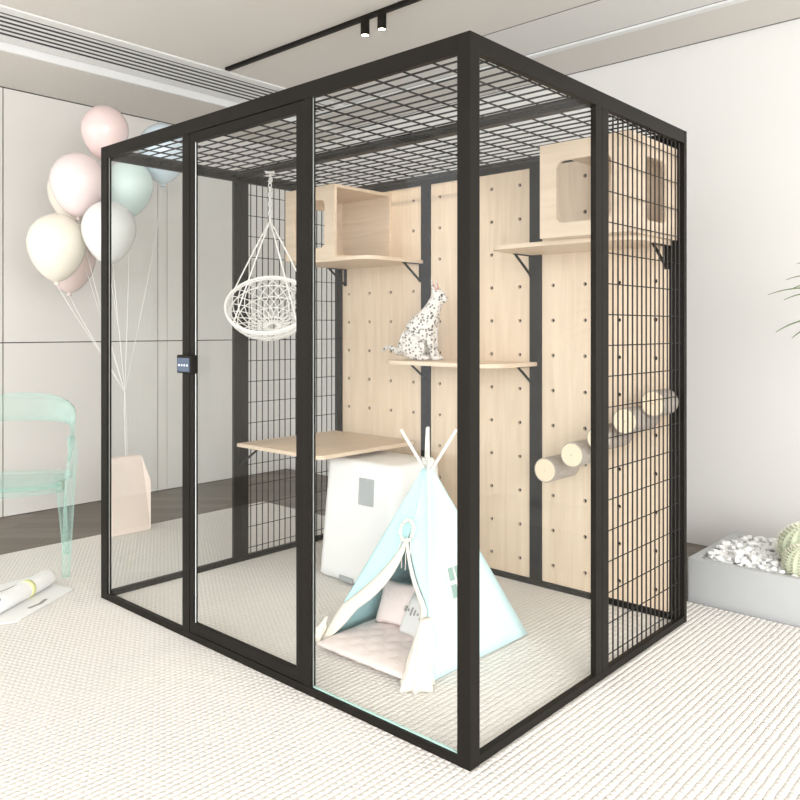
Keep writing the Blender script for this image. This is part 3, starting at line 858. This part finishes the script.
clb = ['large round ribbed cactus at the back of the white stones', 'smaller round cactus in front of the large one at the right edge', 'round ribbed cactus farthest right in the grey planter']
for (x, y, r), lb in zip(cacti, clb):
    t = thing('barrel_cactus', lb, 'cactus', (x, y, .15), random.random())
    bm = B(); nr, seg, hh = 16, 96, r*.92
    rings = []
    for k in range(1, 20):
        a = PI*k/20
        rings.append([bm.verts.new(((r*math.sin(a)*(1-.09*(.5-.5*math.cos(nr*q*2*PI/seg))))*math.cos(q*2*PI/seg), (r*math.sin(a)*(1-.09*(.5-.5*math.cos(nr*q*2*PI/seg))))*math.sin(q*2*PI/seg), hh-.01+hh*math.cos(a))) for q in range(seg)])
    tp_ = bm.verts.new((0, 0, 2*hh-.012)); bt = bm.verts.new((0, 0, -.01))
    for a, b in zip(rings, rings[1:]):
        for q in range(seg): bm.faces.new((a[q], b[q], b[(q+1) % seg], a[(q+1) % seg]))
    for q in range(seg): bm.faces.new((rings[0][q], rings[0][(q+1) % seg], tp_)); bm.faces.new((rings[-1][(q+1) % seg], rings[-1][q], bt))
    obj('cactus_body', bm, M_['cactus'], t, smooth=True)
    bm = B()
    for i in range(nr):
        a = 2*PI*i/nr
        for k in range(2, 17):
            b = PI*k/20
            p = Vector((r*math.sin(b)*math.cos(a), r*math.sin(b)*math.sin(a), hh-.01+hh*math.cos(b))); n_o = Vector((math.sin(b)*math.cos(a), math.sin(b)*math.sin(a), math.cos(b)))
            for s_ in (-1, 0, 1):
                e = p+n_o*.010+Vector((-math.sin(a), math.cos(a), 0))*.011*s_+Vector((0, 0, .003*(1-abs(s_))))
                tube(bm, [p-n_o*.001, e], [.0022, .0006], 3)
    obj('spines', bm, M_['spine'], t)

# ---------------------------------------------------------------- palm at the right edge
base = Vector((2.06, -.62, .14)); crown = Vector((2.02, -.47, 1.20))
t = thing('palm_plant', 'feathery green palm whose leaf tips reach in from the right edge', 'plant', base); 
bm = B(); tube(bm, [base, base.lerp(crown, .5)+Vector((.02, -.03, 0)), crown], [.018, .014, .009], 8); obj('stem', bm, M_['stem'], t, smooth=True, world=True)
def leaf(a, b, lift, w):
    a, b = Vector(a), Vector(b); c = a.lerp(b, .45)+Vector((0, 0, lift))
    bm = B(); n = 12; prev = None
    up = Vector((0, 0, 1)); rowsA = []
    for k in range(n+1):
        s = k/n; p = a*(1-s)**2+c*2*s*(1-s)+b*s*s
        dd = ((c-a)*(1-s)+(b-c)*s).normalized(); sd = dd.cross(up).normalized(); nn = sd.cross(dd)
        ww = w*(math.sin(PI*min(1, s*.93+.04))**.7)
        rowsA.append([p-sd*ww+nn*ww*.35, p, p+sd*ww+nn*ww*.35])
    return sheet(bm, rowsA, .0012)
tips = [(1.793, -.214, 1.337), (1.844, -.27, 1.40), (1.875, -.304, 1.468), (1.838, -.264, 1.316), (1.816, -.239, 1.181), (1.861, -.289, 1.156), (1.855, -.282, 1.358)]
roots = [(2.02, -.47, 1.30), (2.02, -.47, 1.34), (2.02, -.47, 1.38), (2.02, -.47, 1.28), (2.02, -.47, 1.20), (2.02, -.47, 1.18), (2.02, -.47, 1.32)]
bm = B(); tube(bm, [crown, (2.02, -.47, 1.40)], [.008, .004], 6); obj('stem', bm, M_['stem'], t, smooth=True, world=True)
for a, b in zip(roots, tips): obj('leaf', leaf(a, b, .09, .0115), M_['plant'], t, smooth=True, world=True)
for k in range(16):
    an = -2.6+k*.27; L_ = random.uniform(.26, .42)
    a = Vector((2.02, -.47, 1.18+.014*k)); b = a+Vector((L_*math.cos(an)*.75, -.12+L_*math.sin(an)*.8, random.uniform(-.15, .22)))
    if b.x > 2.6: b.x = 2.6
    obj('leaf', leaf(a, b, .10, .013), M_['plant'], t, smooth=True, world=True)

# ---------------------------------------------------------------- camera, light
cam = bpy.data.cameras.new('camera'); co = bpy.data.objects.new('camera', cam); C.objects.link(co)
cam.sensor_width = 36; cam.lens = 784/800*36; cam.shift_y = -71/800; cam.clip_start = .05
co.location = (-1.6947, -1.2766, 1.194); co.rotation_euler = (PI/2, 0, math.atan2(.6704, .7421)-PI/2)
sc = bpy.context.scene; sc.camera = co
w = bpy.data.worlds.new('daylight'); sc.world = w; w.use_nodes = True
bg = w.node_tree.nodes['Background']; bg.inputs[0].default_value = (.97, .985, 1, 1); bg.inputs[1].default_value = 1.25
sun = bpy.data.lights.new('sun', 'SUN'); sun.energy = .8; sun.angle = math.radians(50); sun.color = (1, .98, .95)
so = bpy.data.objects.new('sun', sun); C.objects.link(so); so.rotation_euler = Vector((.62, .55, -.40)).to_track_quat('-Z', 'Y').to_euler()
fill_l = bpy.data.lights.new('added_fill_lamp', 'AREA'); fill_l.shape = 'RECTANGLE'; fill_l.size = 2.2; fill_l.size_y = 1.7; fill_l.energy = 50; fill_l.color = (1, .99, .97)  # unseen area lamp behind the camera, added for balloon highlights and fill
fill_o = bpy.data.objects.new('added_fill_lamp', fill_l); C.objects.link(fill_o); fill_o.location = (-2.6, -4.3, 1.7); fill_o.rotation_euler = Vector((.35, 1, .02)).to_track_quat('-Z', 'Y').to_euler()
vs = sc.view_settings; vs.view_transform = 'Standard'; vs.look = 'None'; vs.gamma = 1; vs.use_curve_mapping = False; vs.exposure = 1.22
